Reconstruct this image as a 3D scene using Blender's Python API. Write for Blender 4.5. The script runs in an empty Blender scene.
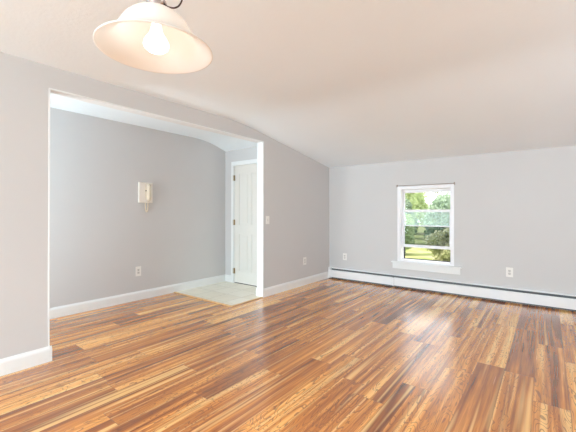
import bpy, bmesh, math, random
from mathutils import Vector, Matrix
random.seed(7)
C = bpy.context.scene.collection
PI = math.pi

# ------------------------------------------------------------------ camera
F = 337.54; TH = 0.6558; PITCH = 0.0044; ROLL = 0.0008
cam_d = bpy.data.cameras.new('camera'); cam = bpy.data.objects.new('camera', cam_d); C.objects.link(cam)
f = Vector((-math.sin(TH)*math.cos(PITCH), math.cos(TH)*math.cos(PITCH), math.sin(PITCH)))
r = Vector((math.cos(TH), math.sin(TH), 0)); u = r.cross(f)
r2 = r*math.cos(ROLL)+u*math.sin(ROLL); u2 = u*math.cos(ROLL)-r*math.sin(ROLL)
m = Matrix((r2, u2, -f)).transposed().to_4x4(); m.translation = Vector((0, 0, 1.24))
cam.matrix_world = m
cam_d.sensor_width = 36; cam_d.lens = F/576*36
cam_d.shift_x = (288-287.87)/576; cam_d.shift_y = -(216-210.62)/576
cam_d.clip_start = .02; cam_d.clip_end = 300
bpy.context.scene.camera = cam

# ------------------------------------------------------------------ world, sun, added fill lamps
W = bpy.data.worlds.new('sky'); bpy.context.scene.world = W; W.use_nodes = True
nt = W.node_tree; bg = nt.nodes['Background']
sk = nt.nodes.new('ShaderNodeTexSky'); sk.sky_type = 'HOSEK_WILKIE'; sk.turbidity = 4.0; sk.ground_albedo = .4
sk.sun_direction = Vector((-.6, -.3, .8)).normalized()
mx = nt.nodes.new('ShaderNodeMixRGB'); mx.inputs[0].default_value = .75; mx.inputs[2].default_value = (1, 1, 1, 1)
nt.links.new(sk.outputs[0], mx.inputs[1]); nt.links.new(mx.outputs[0], bg.inputs[0])
bg.inputs[1].default_value = 3.6

def lamp(name, kind, loc, direction, energy, color, **kw):
    d = bpy.data.lights.new(name, kind); o = bpy.data.objects.new(name, d); C.objects.link(o)
    o.location = loc; o.rotation_euler = Vector(direction).to_track_quat('-Z', 'Y').to_euler()
    d.energy = energy; d.color = color
    for k, v in kw.items(): setattr(d, k, v)
    return o
lamp('sun', 'SUN', (-10, -5, 20), (.62, .34, -.75), 6.2, (1, .95, .85), angle=.02)
# added fill lamps, out of view: behind, to the right and in the alcove
lamp('fill_back', 'AREA', (-1.3, -4.12, 1.35), (0, 1, .24), 268, (.72, .90, 1), shape='RECTANGLE', size=3.4, size_y=1.9)
lamp('fill_right', 'AREA', (2.52, 2.6, 1.3), (-1, 0, .6), 18, (.70, .89, 1), shape='RECTANGLE', size=2.6, size_y=1.5)
lamp('fill_alcove', 'AREA', (-3.98, -.52, 1.3), (0, 1, .35), 78, (.77, .92, 1), shape='RECTANGLE', size=.8, size_y=1.6)  # added to brighten the alcove; the wall behind it is closed

cy = bpy.context.scene.cycles
cy.max_bounces = 16; cy.diffuse_bounces = 12; cy.transparent_max_bounces = 16
vs = bpy.context.scene.view_settings
vs.view_transform = 'Standard'; vs.look = 'None'; vs.gamma = 1; vs.exposure = 0.19; vs.use_curve_mapping = False

# ------------------------------------------------------------------ materials
def mat(name, col, rough=.5, spec=.5, metal=0, emis=None, es=0):
    M = bpy.data.materials.new(name); M.use_nodes = True; b = M.node_tree.nodes['Principled BSDF']
    b.inputs['Base Color'].default_value = (*col, 1); b.inputs['Roughness'].default_value = rough
    b.inputs['Specular IOR Level'].default_value = spec; b.inputs['Metallic'].default_value = metal
    if emis: b.inputs['Emission Color'].default_value = (*emis, 1); b.inputs['Emission Strength'].default_value = es
    return M
class N:
    def __init__(s, M): s.t = M.node_tree; s.b = s.t.nodes['Principled BSDF']
    def new(s, ty, **kw):
        n = s.t.nodes.new(ty)
        for k, v in kw.items(): setattr(n, k, v)
        return n
    def link(s, a, b): s.t.links.new(a, b)
    def put(s, sock, v):
        if isinstance(v, (int, float)): sock.default_value = v
        elif isinstance(v, tuple): sock.default_value = v
        else: s.link(v, sock)
    def m(s, op, a, b=None, c=None):
        n = s.new('ShaderNodeMath', operation=op); s.put(n.inputs[0], a)
        if b is not None: s.put(n.inputs[1], b)
        if c is not None: s.put(n.inputs[2], c)
        return n.outputs[0]
    def xyz(s, a, b, c):
        n = s.new('ShaderNodeCombineXYZ')
        for i, v in enumerate((a, b, c)): s.put(n.inputs[i], v)
        return n.outputs[0]
    def pos(s):
        g = s.new('ShaderNodeTexCoord'); n = s.new('ShaderNodeSeparateXYZ'); s.link(g.outputs['Object'], n.inputs[0])
        return n.outputs, g.outputs['Object']
    def noise(s, vec, scale, detail=2, rough=.5, dist=0):
        n = s.new('ShaderNodeTexNoise'); s.link(vec, n.inputs['Vector']); n.inputs['Scale'].default_value = scale
        n.inputs['Detail'].default_value = detail; n.inputs['Roughness'].default_value = rough; n.inputs['Distortion'].default_value = dist
        return n.outputs[0]
    def ramp(s, v, stops):
        n = s.new('ShaderNodeValToRGB'); s.link(v, n.inputs[0]); e = n.color_ramp.elements
        while len(e) < len(stops): e.new(.5)
        for i, (p, c) in enumerate(stops): e[i].position = p; e[i].color = (*c, 1)
        return n.outputs[0]
    def mix(s, fac, a, b, mode='MIX'):
        n = s.new('ShaderNodeMixRGB', blend_type=mode); s.put(n.inputs[0], fac); s.put(n.inputs[1], a); s.put(n.inputs[2], b)
        return n.outputs[0]
    def bump(s, h, strength, dist=.002):
        n = s.new('ShaderNodeBump'); s.link(h, n.inputs['Height']); n.inputs['Strength'].default_value = strength
        n.inputs['Distance'].default_value = dist; s.link(n.outputs[0], s.b.inputs['Normal'])

def paint(name, col, rough, scale, strength, spec=.3):
    M = mat(name, col, rough, spec); n = N(M); _, v = n.pos()
    a = n.noise(v, scale, 3, .6); n.bump(a, strength, .003)
    b = n.noise(v, 1.3, 2)
    n.link(n.mix(.05, (*col, 1), n.ramp(b, [(.3, tuple(c*.8 for c in col)), (.7, tuple(min(1, c*1.15) for c in col))])), n.b.inputs['Base Color'])
    return M
M_wall = paint('grey_wall_paint', (.606, .604, .603), .55, 160, .12)
M_ceil = paint('ceiling_paint', (.845, .925, .975), .8, 38, .4, .1)
M_trim = paint('white_trim_paint', (.80, .82, .82), .3, 30, .03, .4)
M_door = paint('cream_door_paint', (.74, .725, .68), .35, 40, .03, .4)
M_vinyl = mat('white_vinyl', (.86, .87, .90), .35)
M_plate = mat('outlet_plastic', (.84, .83, .80), .35)
M_slot = mat('dark_slot', (.05, .05, .05), .6)
M_recept = mat('receptacle_plastic', (.62, .61, .59), .4)
M_phone = mat('cream_phone_plastic', (.86, .82, .75), .4)
M_phone2 = mat('ivory_plastic', (.78, .69, .55), .4)
M_bronze = mat('bronze_metal', (.07, .045, .045), .35, .5, .8)
M_nickel = mat('satin_nickel', (.55, .50, .50), .25, .5, 1)
M_brass = mat('aged_brass', (.30, .22, .11), .4, .5, .9)
M_heat = mat('heater_enamel', (.82, .84, .86), .35)
M_dark = mat('dark_gap', (.03, .03, .035), .7)
M_slotshade = mat('painted_slot_shade', (.13, .14, .15), .6)  # shade of the heater slot, painted as a dark grey
M_fin = mat('aluminium_fin', (.35, .35, .37), .45, .5, .9)
M_strip = mat('light_oak_strip', (.66, .42, .20), .35)
M_rod = mat('tan_metal_rod', (.32, .25, .20), .4, .5, .4)
M_screen = mat('dark_screen_frame', (.045, .045, .05), .6)

# floor laminate
M_floor = mat('walnut_laminate', (.5, .3, .15), .24); n = N(M_floor); o, v = n.pos()
x = n.m('ADD', o[0], 20.03); y = n.m('ADD', o[1], 20.0)
BW = .19; L = 1.22
j = n.m('FLOOR', n.m('DIVIDE', x, BW)); i = n.m('FLOOR', n.m('DIVIDE', x, BW/2))
def rnd(vec):
    w = n.new('ShaderNodeTexWhiteNoise', noise_dimensions='3D'); n.link(vec, w.inputs['Vector']); return w.outputs['Value']
offj = n.m('MULTIPLY', rnd(n.xyz(j, 3.0, 7.0)), L)
yy = n.m('DIVIDE', n.m('ADD', y, offj), L); k = n.m('FLOOR', yy)
c2 = rnd(n.xyz(j, k, 9.0)); split = n.m('GREATER_THAN', rnd(n.xyz(j, k, 4.0)), .35)
ie = n.m('ADD', n.m('MULTIPLY', i, split), n.m('MULTIPLY', n.m('MULTIPLY', j, 2.0), n.m('SUBTRACT', 1.0, split)))
c1 = rnd(n.xyz(ie, k, 5.0))
def streak(sx, sy, off, sc, det, dist=0):
    return n.noise(n.xyz(n.m('MULTIPLY', x, sx), n.m('MULTIPLY', y, sy), n.m('MULTIPLY', c1, off)), sc, det, .55, dist)
s1 = streak(20, .55, 60, 1.0, 2, .5)
s2 = streak(90, 3.5, 90, 1.0, 3, .3)
s3 = streak(11, 1.6, 30, 1.0, 2, 1.2); s4 = streak(22, .5, 44, 1.0, 1, .3)
val = n.m('ADD', n.m('MULTIPLY', c1, .32), n.m('MULTIPLY', n.m('ADD', n.m('MULTIPLY', n.m('SUBTRACT', s1, .5), 1.8), .5), .50))
val = n.m('ADD', val, n.m('MULTIPLY', n.m('SUBTRACT', c2, .5), .16))
val = n.m('ADD', val, n.m('MULTIPLY', n.m('SUBTRACT', s2, .5), .40))
col = n.ramp(val, [(.06, (.14, .036, .008)), (.26, (.32, .098, .020)), (.44, (.58, .212, .040)), (.58, (.86, .39, .09)), (.78, (1.0, .64, .22))])
sap = n.m('MULTIPLY', n.m('MINIMUM', n.m('MAXIMUM', n.m('MULTIPLY', n.m('SUBTRACT', s4, .57), 9.0), 0.0), 1.0), .7)
col = n.mix(sap, col, (1.0, .62, .22, 1))
ring = n.m('ABSOLUTE', n.m('SUBTRACT', n.m('FRACT', n.m('MULTIPLY', s3, 14.0)), .5))
ringm = n.m('MULTIPLY', n.m('LESS_THAN', ring, .10), n.m('MULTIPLY', n.m('GREATER_THAN', c1, .35), .6))
col = n.mix(ringm, col, (.13, .05, .025, 1))
fx = n.m('FRACT', n.m('DIVIDE', x, BW)); fy = n.m('FRACT', yy)
fx2 = n.m('FRACT', n.m('DIVIDE', x, BW/2))
ex = n.m('LESS_THAN', fx, .010); ey = n.m('LESS_THAN', fy, .0022); ex2 = n.m('MULTIPLY', n.m('LESS_THAN', fx2, .016), n.m('MULTIPLY', split, .5))
seam = n.m('MAXIMUM', n.m('MAXIMUM', ex, ey), ex2)
col = n.mix(n.m('MULTIPLY', seam, .6), col, (.07, .03, .015, 1))
n.link(col, n.b.inputs['Base Color'])
n.link(n.m('ADD', .20, n.m('MULTIPLY', s2, .10)), n.b.inputs['Roughness'])
n.b.inputs['Specular IOR Level'].default_value = .6
n.b.inputs['Coat Weight'].default_value = .7; n.b.inputs['Coat Roughness'].default_value = .2
n.bump(n.m('SUBTRACT', n.m('ADD', n.m('MULTIPLY', s2, .6), n.m('MULTIPLY', s3, .3)), n.m('MULTIPLY', seam, 1.2)), .22, .0016)

# entry tiles
M_tile = mat('beige_tile', (.7, .64, .52), .35); n = N(M_tile); o, v = n.pos()
TW = .325
tx = n.m('DIVIDE', n.m('ADD', o[0], 20.0+.09), TW); ty = n.m('DIVIDE', n.m('ADD', o[1], 20.0-.07), TW)
g = n.m('MAXIMUM', n.m('LESS_THAN', n.m('FRACT', tx), .022), n.m('LESS_THAN', n.m('FRACT', ty), .022))
w = n.new('ShaderNodeTexWhiteNoise', noise_dimensions='2D'); n.link(n.xyz(n.m('FLOOR', tx), n.m('FLOOR', ty), 0.0), w.inputs['Vector'])
tv = n.m('ADD', n.m('MULTIPLY', w.outputs['Value'], .4), n.m('MULTIPLY', n.noise(v, 9, 3), .6))
tc = n.ramp(tv, [(.2, (.78, .73, .60)), (.5, (.85, .81, .69)), (.8, (.90, .87, .77))])
n.link(n.mix(g, tc, (.50, .46, .38, 1)), n.b.inputs['Base Color']); n.bump(n.m('SUBTRACT', 1.0, g), .3, .001)

def glass(name, tint=(1, 1, 1), haze=0, hazecol=(.8, .9, .92)):
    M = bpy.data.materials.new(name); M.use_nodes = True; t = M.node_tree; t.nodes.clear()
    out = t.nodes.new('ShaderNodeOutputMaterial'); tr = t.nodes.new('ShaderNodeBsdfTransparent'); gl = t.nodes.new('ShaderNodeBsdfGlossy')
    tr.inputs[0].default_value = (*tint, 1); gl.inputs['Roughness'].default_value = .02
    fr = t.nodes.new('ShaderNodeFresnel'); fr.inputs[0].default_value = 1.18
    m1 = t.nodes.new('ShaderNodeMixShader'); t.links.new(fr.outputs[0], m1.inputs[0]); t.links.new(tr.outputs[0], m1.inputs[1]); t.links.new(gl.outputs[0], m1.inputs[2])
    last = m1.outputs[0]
    if haze:
        tl = t.nodes.new('ShaderNodeBsdfTranslucent'); tl.inputs[0].default_value = (*hazecol, 1)
        m2 = t.nodes.new('ShaderNodeMixShader'); m2.inputs[0].default_value = haze
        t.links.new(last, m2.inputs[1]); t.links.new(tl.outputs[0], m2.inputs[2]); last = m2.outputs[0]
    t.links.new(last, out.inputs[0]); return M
M_glass = glass('clear_glass')
M_reflhaze = glass('painted_reflection_glass', (.85, .93, .95), .17, (.75,.84,.88))  # band of sky reflection painted in as milky translucency
M_tint = glass('screened_glass', (.62, .66, .72))

# opal glass shade
M_shade = bpy.data.materials.new('opal_glass'); M_shade.use_nodes = True; t = M_shade.node_tree; b = t.nodes['Principled BSDF']
b.inputs['Base Color'].default_value = (.93, .92, .90, 1); b.inputs['Roughness'].default_value = .25
tl = t.nodes.new('ShaderNodeBsdfTranslucent'); tl.inputs[0].default_value = (.96, .95, .92, 1)
ms = t.nodes.new('ShaderNodeMixShader'); ms.inputs[0].default_value = .42
t.links.new(b.outputs[0], ms.inputs[1]); t.links.new(tl.outputs[0], ms.inputs[2]); t.links.new(ms.outputs[0], t.nodes['Material Output'].inputs[0])
M_bulb = mat('lit_bulb', (1, 1, 1), .3, .5, 0, (1, .93, .85), 3.4)

def leafmat(name, a, bcol):
    M = bpy.data.materials.new(name); M.use_nodes = True; n = N(M)
    oi = n.new('ShaderNodeTexCoord'); c = n.ramp(n.noise(oi.outputs['Object'], 1.6, 3), [(.3, a), (.7, bcol)])
    n.link(c, n.b.inputs['Base Color']); n.b.inputs['Roughness'].default_value = .5
    tl = n.new('ShaderNodeBsdfTranslucent'); n.link(c, tl.inputs[0]); ms = n.new('ShaderNodeMixShader'); ms.inputs[0].default_value = .4
    n.link(n.b.outputs[0], ms.inputs[1]); n.link(tl.outputs[0], ms.inputs[2]); n.link(ms.outputs[0], n.t.nodes['Material Output'].inputs[0])
    return M
M_leafA = leafmat('bright_leaves', (.36, .47, .20), (.66, .74, .44))
M_leafB = leafmat('deep_leaves', (.17, .26, .17), (.40, .50, .36))
M_leafC = leafmat('olive_leaves', (.26, .30, .13), (.52, .50, .30))
M_bark = mat('bark', (.16, .12, .09), .9)
M_lawn = mat('grass', (.4, .5, .1), .9); n = N(M_lawn); o, v = n.pos()
n.link(n.ramp(n.noise(v, .9, 5), [(.3, (.15, .19, .05)), (.5, (.27, .30, .09)), (.7, (.38, .33, .20))]), n.b.inputs['Base Color'])

# ------------------------------------------------------------------ mesh helpers
def box(bm, x0, x1, y0, y1, z0, z1, bev=0):
    r = bmesh.ops.create_cube(bm, size=1)
    for vv in r['verts']:
        vv.co = Vector(((x0+x1)/2+vv.co.x*(x1-x0), (y0+y1)/2+vv.co.y*(y1-y0), (z0+z1)/2+vv.co.z*(z1-z0)))
    if bev:
        es = list({e for vv in r['verts'] for e in vv.link_edges})
        bmesh.ops.bevel(bm, geom=es, offset=bev, segments=2, affect='EDGES', profile=.6)
    return bm
def prism(bm, pts, axis, a, b):
    """pts: 2D outline; axis 'X' -> pts are (y,z), 'Y' -> (x,z), 'Z' -> (x,y)"""
    def P(p, t): return {'X': (t, p[0], p[1]), 'Y': (p[0], t, p[1]), 'Z': (p[0], p[1], t)}[axis]
    A = [bm.verts.new(P(p, a)) for p in pts]; B = [bm.verts.new(P(p, b)) for p in pts]; k = len(pts)
    bm.faces.new(A); bm.faces.new(B[::-1])
    for i in range(k): bm.faces.new((A[i], B[i], B[(i+1) % k], A[(i+1) % k]))
    bmesh.ops.recalc_face_normals(bm, faces=bm.faces)
    return bm
def lathe(bm, prof, cx=0, cy=0, seg=48):
    rings = []
    for (rr, z) in prof:
        if rr < 1e-5: rings.append([bm.verts.new((cx, cy, z))])
        else: rings.append([bm.verts.new((cx+rr*math.cos(2*PI*q/seg), cy+rr*math.sin(2*PI*q/seg), z)) for q in range(seg)])
    for A, B in zip(rings, rings[1:]):
        for q in range(seg):
            w = (q+1) % seg
            if len(A) == 1: bm.faces.new((A[0], B[q], B[w]))
            elif len(B) == 1: bm.faces.new((A[q], B[0], A[w]))
            else: bm.faces.new((A[q], B[q], B[w], A[w]))
    return bm
def tube(bm, pts, rad, seg=8):
    pts = [Vector(p) for p in pts]; rings = []; ref = None
    for q, p in enumerate(pts):
        d = (pts[min(q+1, len(pts)-1)]-pts[max(q-1, 0)]).normalized()
        if ref is None: ref = d.orthogonal().normalized()
        ref = (ref-d*ref.dot(d)).normalized(); s = d.cross(ref)
        rr = rad[q] if isinstance(rad, (list, tuple)) else rad
        rings.append([bm.verts.new(p+rr*(ref*math.cos(2*PI*k/seg)+s*math.sin(2*PI*k/seg))) for k in range(seg)])
    for A, B in zip(rings, rings[1:]):
        for k in range(seg): bm.faces.new((A[k], A[(k+1) % seg], B[(k+1) % seg], B[k]))
    bm.faces.new(rings[0][::-1]); bm.faces.new(rings[-1])
    return bm
def obj(name, bm, m, parent=None, smooth=False):
    bmesh.ops.recalc_face_normals(bm, faces=bm.faces)
    me = bpy.data.meshes.new(name); bm.to_mesh(me); bm.free(); me.materials.append(m)
    if smooth: me.shade_smooth()
    o = bpy.data.objects.new(name, me); C.objects.link(o)
    if parent:
        o.parent = parent
        # children are modelled in world space; keep them there
        o.matrix_parent_inverse = Matrix.Translation(-Vector(parent.location)) if parent.type == 'EMPTY' else Matrix()
    return o
def struct(name, bm, m, parent=None, smooth=False):
    o = obj(name, bm, m, parent, smooth)
    if not parent: o['kind'] = 'structure'
    return o
def thing(name, label, cat, loc, group=None):
    o = bpy.data.objects.new(name, None); C.objects.link(o); o.location = loc; o.empty_display_size = .1
    o['label'] = label; o['category'] = cat
    if group: o['group'] = group
    return o
B = bmesh.new

# ------------------------------------------------------------------ room shell
XL, XLo = -3.285, -3.40          # left wall, room face and alcove face
XB = -4.575                      # alcove back wall
XR = 2.60; YW = 5.56; Y0 = -4.20; YD = 4.11; YA = -.6
OY0, OY1, OZ = 1.008, 3.688, 2.274
ZC = 2.455
def ceil_prof(Ye, ze, slope, Yb0, Yb1, ystart, n=12):
    # flat, then a soft bend, then the pitch down to (Ye, ze)
    z1 = ze+slope*(Ye-Yb1); pts = [(ystart, ZC), (Yb0, ZC)]
    P0 = Vector((Yb0, ZC)); P3 = Vector((Yb1, z1)); d = (Yb1-Yb0)/3
    P1 = P0+Vector((d, 0)); P2 = P3-Vector((d, -slope*d))
    for q in range(1, n+1):
        t = q/n; p = (1-t)**3*P0+3*(1-t)**2*t*P1+3*(1-t)*t*t*P2+t**3*P3; pts.append((p.x, p.y))
    pts.append((Ye, ze)); return pts
main = ceil_prof(YW, 2.082, .159, 2.95, 3.62, Y0)
alc = ceil_prof(YD, 2.325, .30, 3.40, 3.92, YA)

struct('floor', box(B(), XB-.1, XR+.1, Y0-.1, YW+.1, -.12, 0), M_floor)
struct('ceiling', prism(B(), main+[(YW, 2.7), (Y0, 2.7)], 'X', XL, XR), M_ceil)
struct('ceiling_alcove', prism(B(), alc+[(YD, 2.7), (YA, 2.7)], 'X', XB, XLo), M_ceil)

pts = [(Y0, 0), (OY0, 0), (OY0, OZ), (OY1, OZ), (OY1, 0), (YW, 0), (YW, 2.7), (Y0, 2.7)]
struct('wall_left', prism(B(), pts, 'X', XLo, XL), M_wall)
struct('wall_alcove', box(B(), XB-.1, XB, YA-.1, YD+.1, 0, 2.7), M_wall)
struct('wall_alcove_near', box(B(), XB, XLo, YA-.1, YA, 0, 2.7), M_wall)
DX0, DX1, DZ = -4.345, -3.585, 2.045      # door leaf
b = B(); box(b, XB, DX0-.03, YD, YD+.12, 0, 2.7); box(b, DX1+.03, XLo, YD, YD+.12, 0, 2.7); box(b, DX0-.03, DX1+.03, YD, YD+.12, DZ+.03, 2.7)
struct('wall_entry', b, M_wall)
WX0, WX1, WZ0, WZ1 = -1.937, -1.157, .43, 1.625
b = B(); box(b, XLo, WX0, YW, YW+.19, 0, 2.7); box(b, WX1, XR+.1, YW, YW+.19, 0, 2.7)
box(b, WX0, WX1, YW, YW+.19, WZ1, 2.7); box(b, WX0, WX1, YW, YW+.19, 0, WZ0)
struct('wall_far', b, M_wall)
b = B(); R0, R1 = 1.3, 3.9   # right wall with an opening added for the fill lamp
box(b, XR, XR+.12, Y0, R0, 0, 2.7); box(b, XR, XR+.12, R1, YW, 0, 2.7); box(b, XR, XR+.12, R0, R1, 0, .5); box(b, XR, XR+.12, R0, R1, 2.08, 2.7)
struct('wall_right', b, M_wall)
b = B(); K0, K1 = -3.05, .45  # back wall, opening added for the fill lamp
box(b, XLo, K0, Y0-.12, Y0, 0, 2.7); box(b, K1, XR+.12, Y0-.12, Y0, 0, 2.7); box(b, K0, K1, Y0-.12, Y0, 0, .35); box(b, K0, K1, Y0-.12, Y0, 2.32, 2.7)
struct('wall_back', b, M_wall)
def plain_window(name, axis, p, a0, a1, z0, z1):  # unseen windows, added to frame the fill lamps
    b = B(); w = .06
    def bb(s0, s1, q0, q1, d0=0, d1=.06):
        if axis == 'X': box(b, p+d0, p+d1, s0, s1, q0, q1)
        else: box(b, s0, s1, p-d1, p-d0, q0, q1)
    bb(a0, a0+w, z0, z1); bb(a1-w, a1, z0, z1); bb(a0+w, a1-w, z0, z0+w); bb(a0+w, a1-w, z1-w, z1)
    mid = (a0+a1)/2; bb(mid-.03, mid+.03, z0+w, z1-w)
    o = struct(name, b, M_vinyl)
    b = B()
    if axis == 'X': box(b, p+.03, p+.034, a0+w, a1-w, z0+w, z1-w)
    else: box(b, a0+w, a1-w, p-.034, p-.03, z0+w, z1-w)
    obj('glass_pane', b, M_glass, o)
plain_window('added_window_2', 'X', XR+.03, R0, R1, .5, 2.08)
plain_window('added_window_3', 'Y', Y0-.03, K0, K1, .35, 2.32)

# tiles and threshold strip
TX1, TY0 = -3.272, 3.05
struct('floor_tile', box(B(), XB+.014, TX1-.03, TY0+.03, YD, .0005, .006), M_tile)
b = B(); box(b, XB+.014, TX1, TY0, TY0+.03, .0005, .010, .002); box(b, TX1-.03, TX1, TY0+.03, OY1-.02, .0005, .010, .002)
struct('trim_1', b, M_strip)

# opening lining (jambs and head), white
b = B(); box(b, XLo-.004, XL+.004, OY1-.012, OY1, 0, OZ-.012, .002); box(b, XLo-.004, XL+.004, OY0, OY0+.012, 0, OZ-.012, .002)
box(b, XLo-.004, XL+.004, OY0, OY1, OZ-.012, OZ, .002)
struct('trim_2', b, M_trim)

# baseboards: profile (offset from the wall, height)
BP = [(0, 0), (.015, 0), (.015, .095), (.012, .108), (.007, .116), (.005, .125), (0, .125)]
def base(name, p0, p1, nrm, parts=None):
    """p0,p1 on the wall face, nrm points into the room"""
    b = B()
    for (q0, q1, nn) in [(p0, p1, nrm)]+(parts or []):
        A = [b.verts.new((q0[0]+nn[0]*d, q0[1]+nn[1]*d, z)) for d, z in BP]; D = [b.verts.new((q1[0]+nn[0]*d, q1[1]+nn[1]*d, z)) for d, z in BP]
        b.faces.new(A); b.faces.new(D[::-1])
        for i in range(len(BP)): b.faces.new((A[i], D[i], D[(i+1) % len(BP)], A[(i+1) % len(BP)]))
    return struct(name, b, M_trim)
jy0, jy1 = OY0+.012, OY1-.012
base('baseboard_left', (XL, Y0), (XL, jy0+.0155), (1, 0), [((XL+.0145, jy0), (XLo-.01, jy0), (0, 1))])
base('baseboard_left_far', (XL, jy1-.0155), (XL, YW-.065), (1, 0), [((XL+.0145, jy1), (XLo-.01, jy1), (0, -1))])
base('baseboard_alcove', (XB, YA), (XB, YD), (1, 0))
base('baseboard_entry', (XB+.015, YD), (DX0-.065, YD), (0, -1))
base('baseboard_right', (XR, Y0), (XR, YW-.07), (-1, 0))

# ------------------------------------------------------------------ door in the alcove
b = B(); cw = .058
for xx in ((DX0-.005-cw, DX0-.005), (DX1+.005, DX1+.005+cw)):
    box(b, xx[0], xx[1], YD-.016, YD, 0, DZ+.005, .004)
box(b, DX0-.005-cw, DX1+.005+cw, YD-.016, YD, DZ+.005, DZ+.005+.070, .004)
box(b, DX0-.03, DX0-.004, YD, YD+.12, 0, DZ+.004); box(b, DX1+.004, DX1+.03, YD, YD+.12, 0, DZ+.004); box(b, DX0-.03, DX1+.03, YD, YD+.12, DZ+.004, DZ+.03)
casing = struct('trim_3', b, M_trim)
b = B(); ya, yb = YD+.004, YD+.040
px = [DX0, DX0+.115, DX0+.345, DX0+.415, DX1-.115, DX1]; zb = .018
zrow = [zb, .22, .86, 1.02, 1.90, DZ]
for q in (0, 2, 4): box(b, px[q], px[q+1], ya, yb, zb, DZ)
for q in (0, 2, 4):
    for (s0, s1) in ((px[1], px[2]), (px[3], px[4])): box(b, s0, s1, ya, yb, zrow[q], zrow[q+1])
for (s0, s1) in ((px[1], px[2]), (px[3], px[4])):
    for (q0, q1) in ((zrow[1], zrow[2]), (zrow[3], zrow[4])):
        box(b, s0, s1, ya+.010, yb-.008, q0, q1)
        box(b, s0+.03, s1-.03, ya+.005, ya+.016, q0+.03, q1-.03, .004)
door = struct('door_1', b, M_door)
for z in (.215, 1.06, 1.835):
    b = B(); tube(b, [(DX0-.002, YD-.005, z-.047), (DX0-.002, YD-.005, z+.047)], .009, 12)
    box(b, DX0+.004, DX0+.018, YD, YD+.006, z-.047, z+.047); box(b, DX0-.018, DX0-.009, YD-.0175, YD-.0155, z-.047, z+.047)
    obj('door_hinge', b, M_brass, door)
b = B(); kx = DX1-.06
lathe(b, [(0, 0), (.03, 0), (.03, .006), (.012, .01), (.011, .03), (.024, .038), (.028, .05), (.022, .062), (0, .066)], 0, 0, 24)
bmesh.ops.rotate(b, verts=b.verts, matrix=Matrix.Rotation(PI/2, 3, 'X')); bmesh.ops.translate(b, verts=b.verts, vec=(kx, ya, .95))
obj('door_knob', b, M_brass, door, True)
struct('trim_4', box(B(), DX0-.03, DX1+.03, YD+.0, YD+.12, 0.0, .008), M_dark)   # threshold under the leaf

# ------------------------------------------------------------------ far window
b = B(); cf = .040
box(b, WX0-cf, WX0, YW-.012, YW, WZ0, WZ1+cf, .003); box(b, WX1, WX1+cf, YW-.012, YW, WZ0, WZ1+cf, .003)
box(b, WX0, WX1, YW-.012, YW, WZ1, WZ1+cf, .003)
# jamb liner
box(b, WX0, WX0+.012, YW, YW+.17, WZ0, WZ1); box(b, WX1-.012, WX1, YW, YW+.17, WZ0, WZ1)
box(b, WX0+.012, WX1-.012, YW, YW+.17, WZ1-.012, WZ1); box(b, WX0+.012, WX1-.012, YW, YW+.17, WZ0, WZ0+.03)
# stops between the sashes
for s in ((WX0+.012, WX0+.022), (WX1-.022, WX1-.012)): box(b, s[0], s[1], YW+.07, YW+.085, WZ0+.03, WZ1-.012)
win = struct('window_1', b, M_vinyl)
def sash(name, y, z0, z1, rb, rt, panes, st=.030):
    b = B(); a0, a1 = WX0+.013, WX1-.013; d = .028
    box(b, a0, a0+st, y, y+d, z0, z1, .003); box(b, a1-st, a1, y, y+d, z0, z1, .003)
    box(b, a0+st, a1-st, y, y+d, z0, z0+rb, .003); box(b, a0+st, a1-st, y, y+d, z1-rt, z1, .003)
    s = obj(name, b, M_vinyl, win)
    for (nm, q0, q1, mm) in panes: obj(nm, box(B(), a0+st, a1-st, y+.012, y+.016, q0, q1), mm, s)
sash('lower_sash', YW+.088, .662, 1.283, .045, .042, [('glass_pane', .707, 1.241, M_glass)])
sash('upper_sash', YW+.122, 1.008, WZ1-.014, .018, .050, [('glass_pane', 1.262, WZ1-.064, M_glass), ('painted_reflection_pane', 1.026, 1.262, M_reflhaze)], .026)  # lower pane carries the painted sky reflection
b = B(); ys = YW+.156
box(b, WX0+.012, WX0+.030, ys, ys+.012, WZ0+.03, 1.02); box(b, WX1-.030, WX1-.012, ys, ys+.012, WZ0+.03, 1.02)
box(b, WX0+.030, WX1-.030, ys, ys+.012, WZ0+.03, WZ0+.042); box(b, WX0+.030, WX1-.030, ys, ys+.012, 1.008, 1.02)
scr = obj('screen_frame', b, M_screen, win)
obj('screen_pane', box(B(), WX0+.030, WX1-.030, ys+.005, ys+.007, .69, 1.008), M_tint, scr)
b = B(); box(b, WX0-.13, WX1+.15, YW-.062, YW-.0, WZ0-.022, WZ0-.002, .005)
obj('window_stool', b, M_trim, win)
b = B(); box(b, WX0-.12, WX1+.125, YW-.018, YW, WZ0-.122, WZ0-.024, .004)
obj('window_apron', b, M_trim, win)

# thin curtain rod across the top of the window
ry = YW-.035; rz = WZ1+.048
t = thing('curtain_rod', 'thin tan metal curtain rod across the top of the white window', 'curtain rod', (-1.55, YW, rz))
obj('rod', tube(B(), [(WX0-.05, ry, rz), (WX1+.05, ry, rz)], .0045, 10), M_rod, t, True)
for xx in (WX0-.045, WX1+.045):
    b = B(); box(b, xx-.010, xx+.010, YW-.004, YW, rz-.02, rz+.02, .001); box(b, xx-.005, xx+.005, ry-.006, YW-.004, rz-.007, rz+.0, .001)
    obj('bracket', b, M_rod, t)

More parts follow.
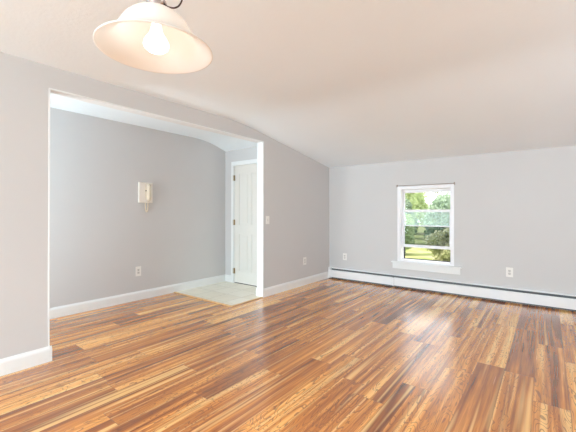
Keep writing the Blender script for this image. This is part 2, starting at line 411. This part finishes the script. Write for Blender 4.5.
# ------------------------------------------------------------------ baseboard heater
YH = 5.494
t = thing('baseboard_heater', 'long white hydronic baseboard heater along the wall under the window', 'heater', (-.5, YW, 0))
hx0, hx1 = XL+.016, XR-.016; h0 = hx0+.045
b = B(); prism(b, [(YW, .0), (YW, .205), (YW-.010, .207), (YW-.042, .196), (YW-.042, .190), (YW-.012, .199), (YW-.006, .196), (YW-.006, 0)], 'X', h0, hx1)
obj('back_panel', b, M_heat, t)
for (a0, a1) in ((h0, -2.052), (-2.013, .593), (.632, hx1)):
    b = B(); prism(b, [(YH, .030), (YH, .148), (YH+.004, .156), (YH+.018, .162), (YH+.018, .159), (YH+.006, .153), (YH+.003, .146), (YH+.003, .034), (YH+.015, .030), (YH+.015, .027)], 'X', a0, a1)
    obj('front_panel', b, M_heat, t)
for a0 in (-2.045, .60):
    b = B(); box(b, a0-.004, a0+.029, YH-.004, YH, .026, .160, .001); obj('joint_cover', b, M_heat, t)
for (a0, a1) in ((hx0, h0), (hx1, hx1+.012)):
    obj('end_cap', box(B(), a0, a1, YH-.004, YW, .004, .210, .004), M_heat, t)
b = B(); tube(b, [(h0, YW-.032, .085), (hx1, YW-.032, .085)], .011, 10)
xx = h0+.05
while xx < hx1-.05: box(b, xx, xx+.002, YW-.056, YW-.010, .055, .115); xx += .02
obj('heating_element', b, M_fin, t)
b = B(); box(b, h0, hx1, YW-.0065, YW-.0061, .001, .190); obj('slot_shade_sheet', b, M_slotshade, t)  # thin sheet that puts the slot's shade into its colour

# ------------------------------------------------------------------ outlets and switch
def place(bm, wall, a, z):
    """model in (x across, y = out of wall towards -Y, z) then set on a wall"""
    if wall == 'left': bmesh.ops.rotate(bm, verts=bm.verts, matrix=Matrix.Rotation(PI/2, 3, 'Z')); bmesh.ops.translate(bm, verts=bm.verts, vec=(XL, a, z))
    elif wall == 'alcove': bmesh.ops.rotate(bm, verts=bm.verts, matrix=Matrix.Rotation(PI/2, 3, 'Z')); bmesh.ops.translate(bm, verts=bm.verts, vec=(XB, a, z))
    else: bmesh.ops.translate(bm, verts=bm.verts, vec=(a, YW, z))
    return bm
def origin(wall, a, z): return {'left': (XL, a, z), 'alcove': (XB, a, z), 'far': (a, YW, z)}[wall]
def outlet(wall, a, z, label, w=.074, h=.118):
    t = thing('wall_outlet', label, 'outlet', origin(wall, a, z), 'wall outlets')
    b = B(); box(b, -w/2, w/2, -.006, 0, -h/2, h/2, .002); obj('cover_plate', place(b, wall, a, z), M_plate, t)
    for s in (-1, 1):
        b = B(); box(b, -.017, .017, -.0085, -.006, s*.0195-.0145, s*.0195+.0145, .001)
        rc = obj('receptacle', place(b, wall, a, z), M_recept, t)
        b = B(); 
        for dx, hh in ((-.0065, .0045), (.0065, .0035)): box(b, dx-.001, dx+.001, -.0092, -.0085, s*.0195+.001-hh, s*.0195+.001+hh)
        box(b, -.002, .002, -.0092, -.0085, s*.0195-.011, s*.0195-.007)
        obj('slot', place(b, wall, a, z), M_slot, rc)
    b = B(); box(b, -.003, .003, -.0075, -.006, -.003, .003); obj('screw', place(b, wall, a, z), M_recept, t)
outlet('alcove', 2.488, .405, 'white wall outlet in the alcove below the cream wall phone', .080, .135)
outlet('far', -2.955, .420, 'white wall outlet at the left end of the far wall, left of the window', .076, .122)
outlet('far', -.418, .413, 'white wall outlet on the far wall to the right of the window', .082, .130)
outlet('left', 4.739, .407, 'white wall outlet low on the left wall between switch and corner', .090, .128)
t = thing('light_switch', 'white toggle light switch beside the white jamb of the wall opening', 'light switch', (XL, 3.775, 1.123))
b = B(); box(b, -.038, .038, -.006, 0, -.060, .060, .002); obj('cover_plate', place(b, 'left', 3.775, 1.123), M_plate, t)
b = B(); box(b, -.009, .009, -.0075, -.006, -.018, .018, .0005); sl = obj('switch_collar', place(b, 'left', 3.775, 1.123), M_recept, t)
b = B(); box(b, -.0045, .0045, -.018, -.0075, 0, .010, .001); obj('toggle', place(b, 'left', 3.775, 1.123), M_plate, t)

# ------------------------------------------------------------------ wall phone
pa, pz = 2.585, 1.518
t = thing('wall_phone', 'cream wall phone with handset and hanging coiled cord on the alcove wall', 'phone', (XB, pa, pz))
b = B(); box(b, -.105, .105, -.028, 0, -.145, .145, .008); obj('base', place(b, 'alcove', pa, pz), M_phone, t)
b = B(); 
prof = [(-.048, .118), (-.052, .095), (-.040, .075), (-.040, .05), (-.046, 0), (-.040, -.05), (-.040, -.075), (-.052, -.095), (-.048, -.118), (-.075, -.122), (-.088, -.08), (-.092, 0), (-.088, .08), (-.075, .122)]
prism(b, prof, 'X', .005, .060)
for vv in b.verts: vv.co.y += .018
bmesh.ops.bevel(b, geom=list(b.edges), offset=.006, segments=2, affect='EDGES')
obj('handset', place(b, 'alcove', pa, pz), M_phone2, t, True)
b = B(); lathe(b, [(0, 0), (.009, 0), (.009, .006), (0, .008)], 0, 0, 16); bmesh.ops.rotate(b, verts=b.verts, matrix=Matrix.Rotation(PI/2, 3, 'X'))
bmesh.ops.translate(b, verts=b.verts, vec=(-.002, -.028, .025)); obj('button', place(b, 'alcove', pa, pz), M_slot, t)
b = B(); box(b, -.012, -.006, -.030, -.028, -.11, .12, .0005); obj('cradle_rail', place(b, 'alcove', pa, pz), M_phone2, t)
# coiled cord: two strands hanging in a loop
def path(tt):
    a = PI*tt; return Vector((.014+.020*-math.cos(a), -.022, -.140-.135*(math.sin(a))**.7))
cp = []; NN = 600
for q in range(NN+1):
    tt = q/NN; p = path(tt); d = (path(min(1, tt+.002))-path(max(0, tt-.002))).normalized()
    s = d.cross(Vector((0, 1, 0))).normalized(); ang = 2*PI*tt*52
    cp.append(p+.0062*(s*math.cos(ang)+Vector((0, 1, 0))*math.sin(ang)))
obj('coiled_cord', place(tube(B(), cp, .0030, 5), 'alcove', pa, pz), M_phone2, t, True)

# ------------------------------------------------------------------ pendant lamp
LX, LY, LZ = -1.012, .610, 1.764
t = thing('pendant_lamp', 'lit pendant lamp with white opal glass bell shade hanging on a bronze chain', 'lamp', (LX, LY, ZC))
prof = [(.180, 0), (.1795, .004), (.168, .010), (.150, .021), (.134, .035), (.122, .052), (.112, .071), (.099, .092), (.080, .112), (.057, .127), (.034, .136), (.024, .139)]
inner = [(rr-.0045 if rr > .03 else rr-.003, z-.0035) for rr, z in prof[1:]][::-1]
b = B(); lathe(b, [(a, LZ+z) for a, z in prof+inner+[(.1775, .0), (.180, 0)]], LX, LY, 96); bmesh.ops.remove_doubles(b, verts=b.verts, dist=1e-5)
obj('lamp_shade', b, M_shade, t, True)
bp = [(0, -.004), (.014, -.002), (.027, .003), (.036, .011), (.0395, .020), (.038, .030), (.0325, .041), (.025, .052), (.019, .064), (.0155, .079), (.0135, .095), (.013, .108)]
b = B(); lathe(b, [(a, LZ+z) for a, z in bp], LX, LY, 40); bu = obj('bulb', b, M_bulb, t, True)
b = B(); lathe(b, [(0, LZ+.106), (.018, LZ+.106), (.020, LZ+.112), (.020, LZ+.150), (.030, LZ+.1535), (.032, LZ+.160), (.026, LZ+.172), (.014, LZ+.180), (.012, LZ+.186), (0, LZ+.186)], LX, LY, 32); obj('lamp_holder', b, M_nickel, t, True)
def link_ring(z, turn):
    pts = []
    for q in range(21):
        a = 2*PI*q/20; xx, zz = .0095*math.cos(a), .018*math.sin(a)
        pts.append((LX+xx*math.cos(turn), LY+xx*math.sin(turn), z+zz))
    return pts
b = B(); z = LZ+.200; q = 0
while z < ZC-.045: tube(b, link_ring(z, (q % 2)*PI/2+.3), .0022, 6); z += .031; q += 1
obj('chain', b, M_bronze, t, True)
lamp('pendant_light', 'SPOT', (LX, LY, LZ-.006), (0, 0, -1), 54, (1, .92, .82), spot_size=2.85, spot_blend=.9, shadow_soft_size=.03).parent = t
bpy.data.objects['pendant_light'].matrix_parent_inverse = Matrix.Translation((-LX, -LY, -ZC))
# supply cable with a slack loop beside the holder
b = B(); rx, ry_ = math.cos(TH), math.sin(TH); pts = []
loop = [(.003, .192), (.010, .172), (.022, .158), (.038, .147), (.056, .143), (.072, .149), (.082, .165), (.084, .185), (.076, .205), (.060, .220), (.040, .228), (.022, .236), (.012, .255), (.008, .30), (.006, .40), (.004, .55), (.0, .655)]
V = [Vector(p) for p in loop]
def cr(p0, p1, p2, p3, s): return .5*((2*p1)+(p2-p0)*s+(2*p0-5*p1+4*p2-p3)*s*s+(3*p1-p0-3*p2+p3)*s**3)
for q in range(len(V)-1):
    p0, p1, p2, p3 = V[max(q-1, 0)], V[q], V[q+1], V[min(q+2, len(V)-1)]
    for s in range(6): e = cr(p0, p1, p2, p3, s/6); pts.append((LX+rx*e.x, LY+ry_*e.x, LZ+e.y))
obj('cable', tube(b, pts, .0027, 8), M_bronze, t, True)
b = B(); lathe(b, [(0, ZC), (.062, ZC), (.060, ZC-.012), (.045, ZC-.026), (.012, ZC-.034), (.009, ZC-.046), (0, ZC-.046)], LX, LY, 40); obj('ceiling_canopy', b, M_bronze, t, True)

# ------------------------------------------------------------------ outdoors
GZ = -1.1
struct('lawn', box(B(), -60, 30, YW+.5, 75, GZ-.1, GZ), M_lawn)
def tree(name, label, x, y, h, rad, lm, nl, zlow=.25, ls=.11, cat='tree', seed=1, dens=1.0):
    R = random.Random(seed)
    t = thing(name, label, cat, (x, y, GZ))
    b = B(); tr = .045*h/3; top = h*.8
    tube(b, [(x, y, GZ), (x+.05*h*R.uniform(-.5, .5), y, GZ+h*.3), (x+.08*R.uniform(-1, 1), y+.05, GZ+top)], [tr, tr*.7, tr*.25], 8)
    clumps = []
    for q in range(int(16*dens)):
        a = R.uniform(0, 2*PI); zz = zlow*h+(h*(1-zlow))*(q+.5)/(16*dens)
        env = math.sin(PI*min(1, max(.12, (zz/h-zlow*.6)/(1.06-zlow*.6))))**.6
        rr = rad*env*R.uniform(.25, .8)
        c = Vector((x+rr*math.cos(a), y+rr*math.sin(a), GZ+zz)); clumps.append((c, rad*R.uniform(.32, .5)))
        s = Vector((x, y, GZ+max(.15*h, zz-.25*h))); tube(b, [s, (s+c)/2+Vector((0, 0, .05*h)), c], [tr*.35, tr*.25, tr*.08], 5)
    obj('trunk', b, M_bark, t)
    verts = []; faces = []
    for q in range(nl):
        c, cr_ = R.choice(clumps)
        d = Vector((R.gauss(0, 1), R.gauss(0, 1), R.gauss(0, .85))).normalized()*cr_*R.random()**.4
        p = c+d
        if p.z < GZ+.05: continue
        a = Vector((R.gauss(0, 1), R.gauss(0, 1), R.gauss(0, 1))).normalized(); bb = a.orthogonal().normalized(); w = ls*R.uniform(.6, 1.3)
        k = len(verts); verts += [p-a*w, p+bb*w*.45, p+a*w, p-bb*w*.45]; faces.append((k, k+1, k+2, k+3))
    me = bpy.data.meshes.new('foliage'); me.from_pydata([tuple(q) for q in verts], [], faces); me.materials.append(lm)
    o = bpy.data.objects.new('foliage', me); C.objects.link(o); o.parent = t; o.matrix_parent_inverse = Matrix.Translation((-x, -y, -GZ))
# direction through the window: x/y about -.36 (left edge) .. -.19 (right edge)
tree('leafy_tree', 'bright green leafy tree seen through the left half of the window', -10.6, 29.5, 7.6, 2.6, M_leafA, 15000, .12, .15, seed=3)
tree('leafy_tree', 'open airy tree against white sky in the upper right of the window', -6.3, 31, 8.6, 2.2, M_leafC, 1800, .3, .12, seed=5)
tree('dark_tree', 'deep green tree filling the middle right of the window', -5.0, 23.0, 2.9, 1.9, M_leafB, 12000, .08, .13, seed=8)
tree('dark_tree', 'deep green tree standing left behind the bright shrub', -8.9, 24.0, 3.7, 1.9, M_leafB, 11000, .08, .14, seed=9)
tree('round_shrub', 'light green shrub at the lower left of the window view', -6.5, 18.6, 1.9, 1.0, M_leafA, 8000, .05, .09, 'shrub', seed=12)
tree('twiggy_shrub', 'olive twiggy shrub at the lower right of the window view', -3.9, 17.6, 1.35, .9, M_leafC, 3500, .05, .08, 'shrub', seed=14)
tree('leafy_tree', 'pale green bushy tree far behind, between the two dark trees', -12.1, 37, 5.3, 2.8, M_leafA, 12000, .05, .17, seed=21)
tree('leafy_tree', 'olive green bushy tree far behind, at the left edge of the window', -18.0, 38, 6.2, 2.6, M_leafC, 12000, .05, .17, seed=22)
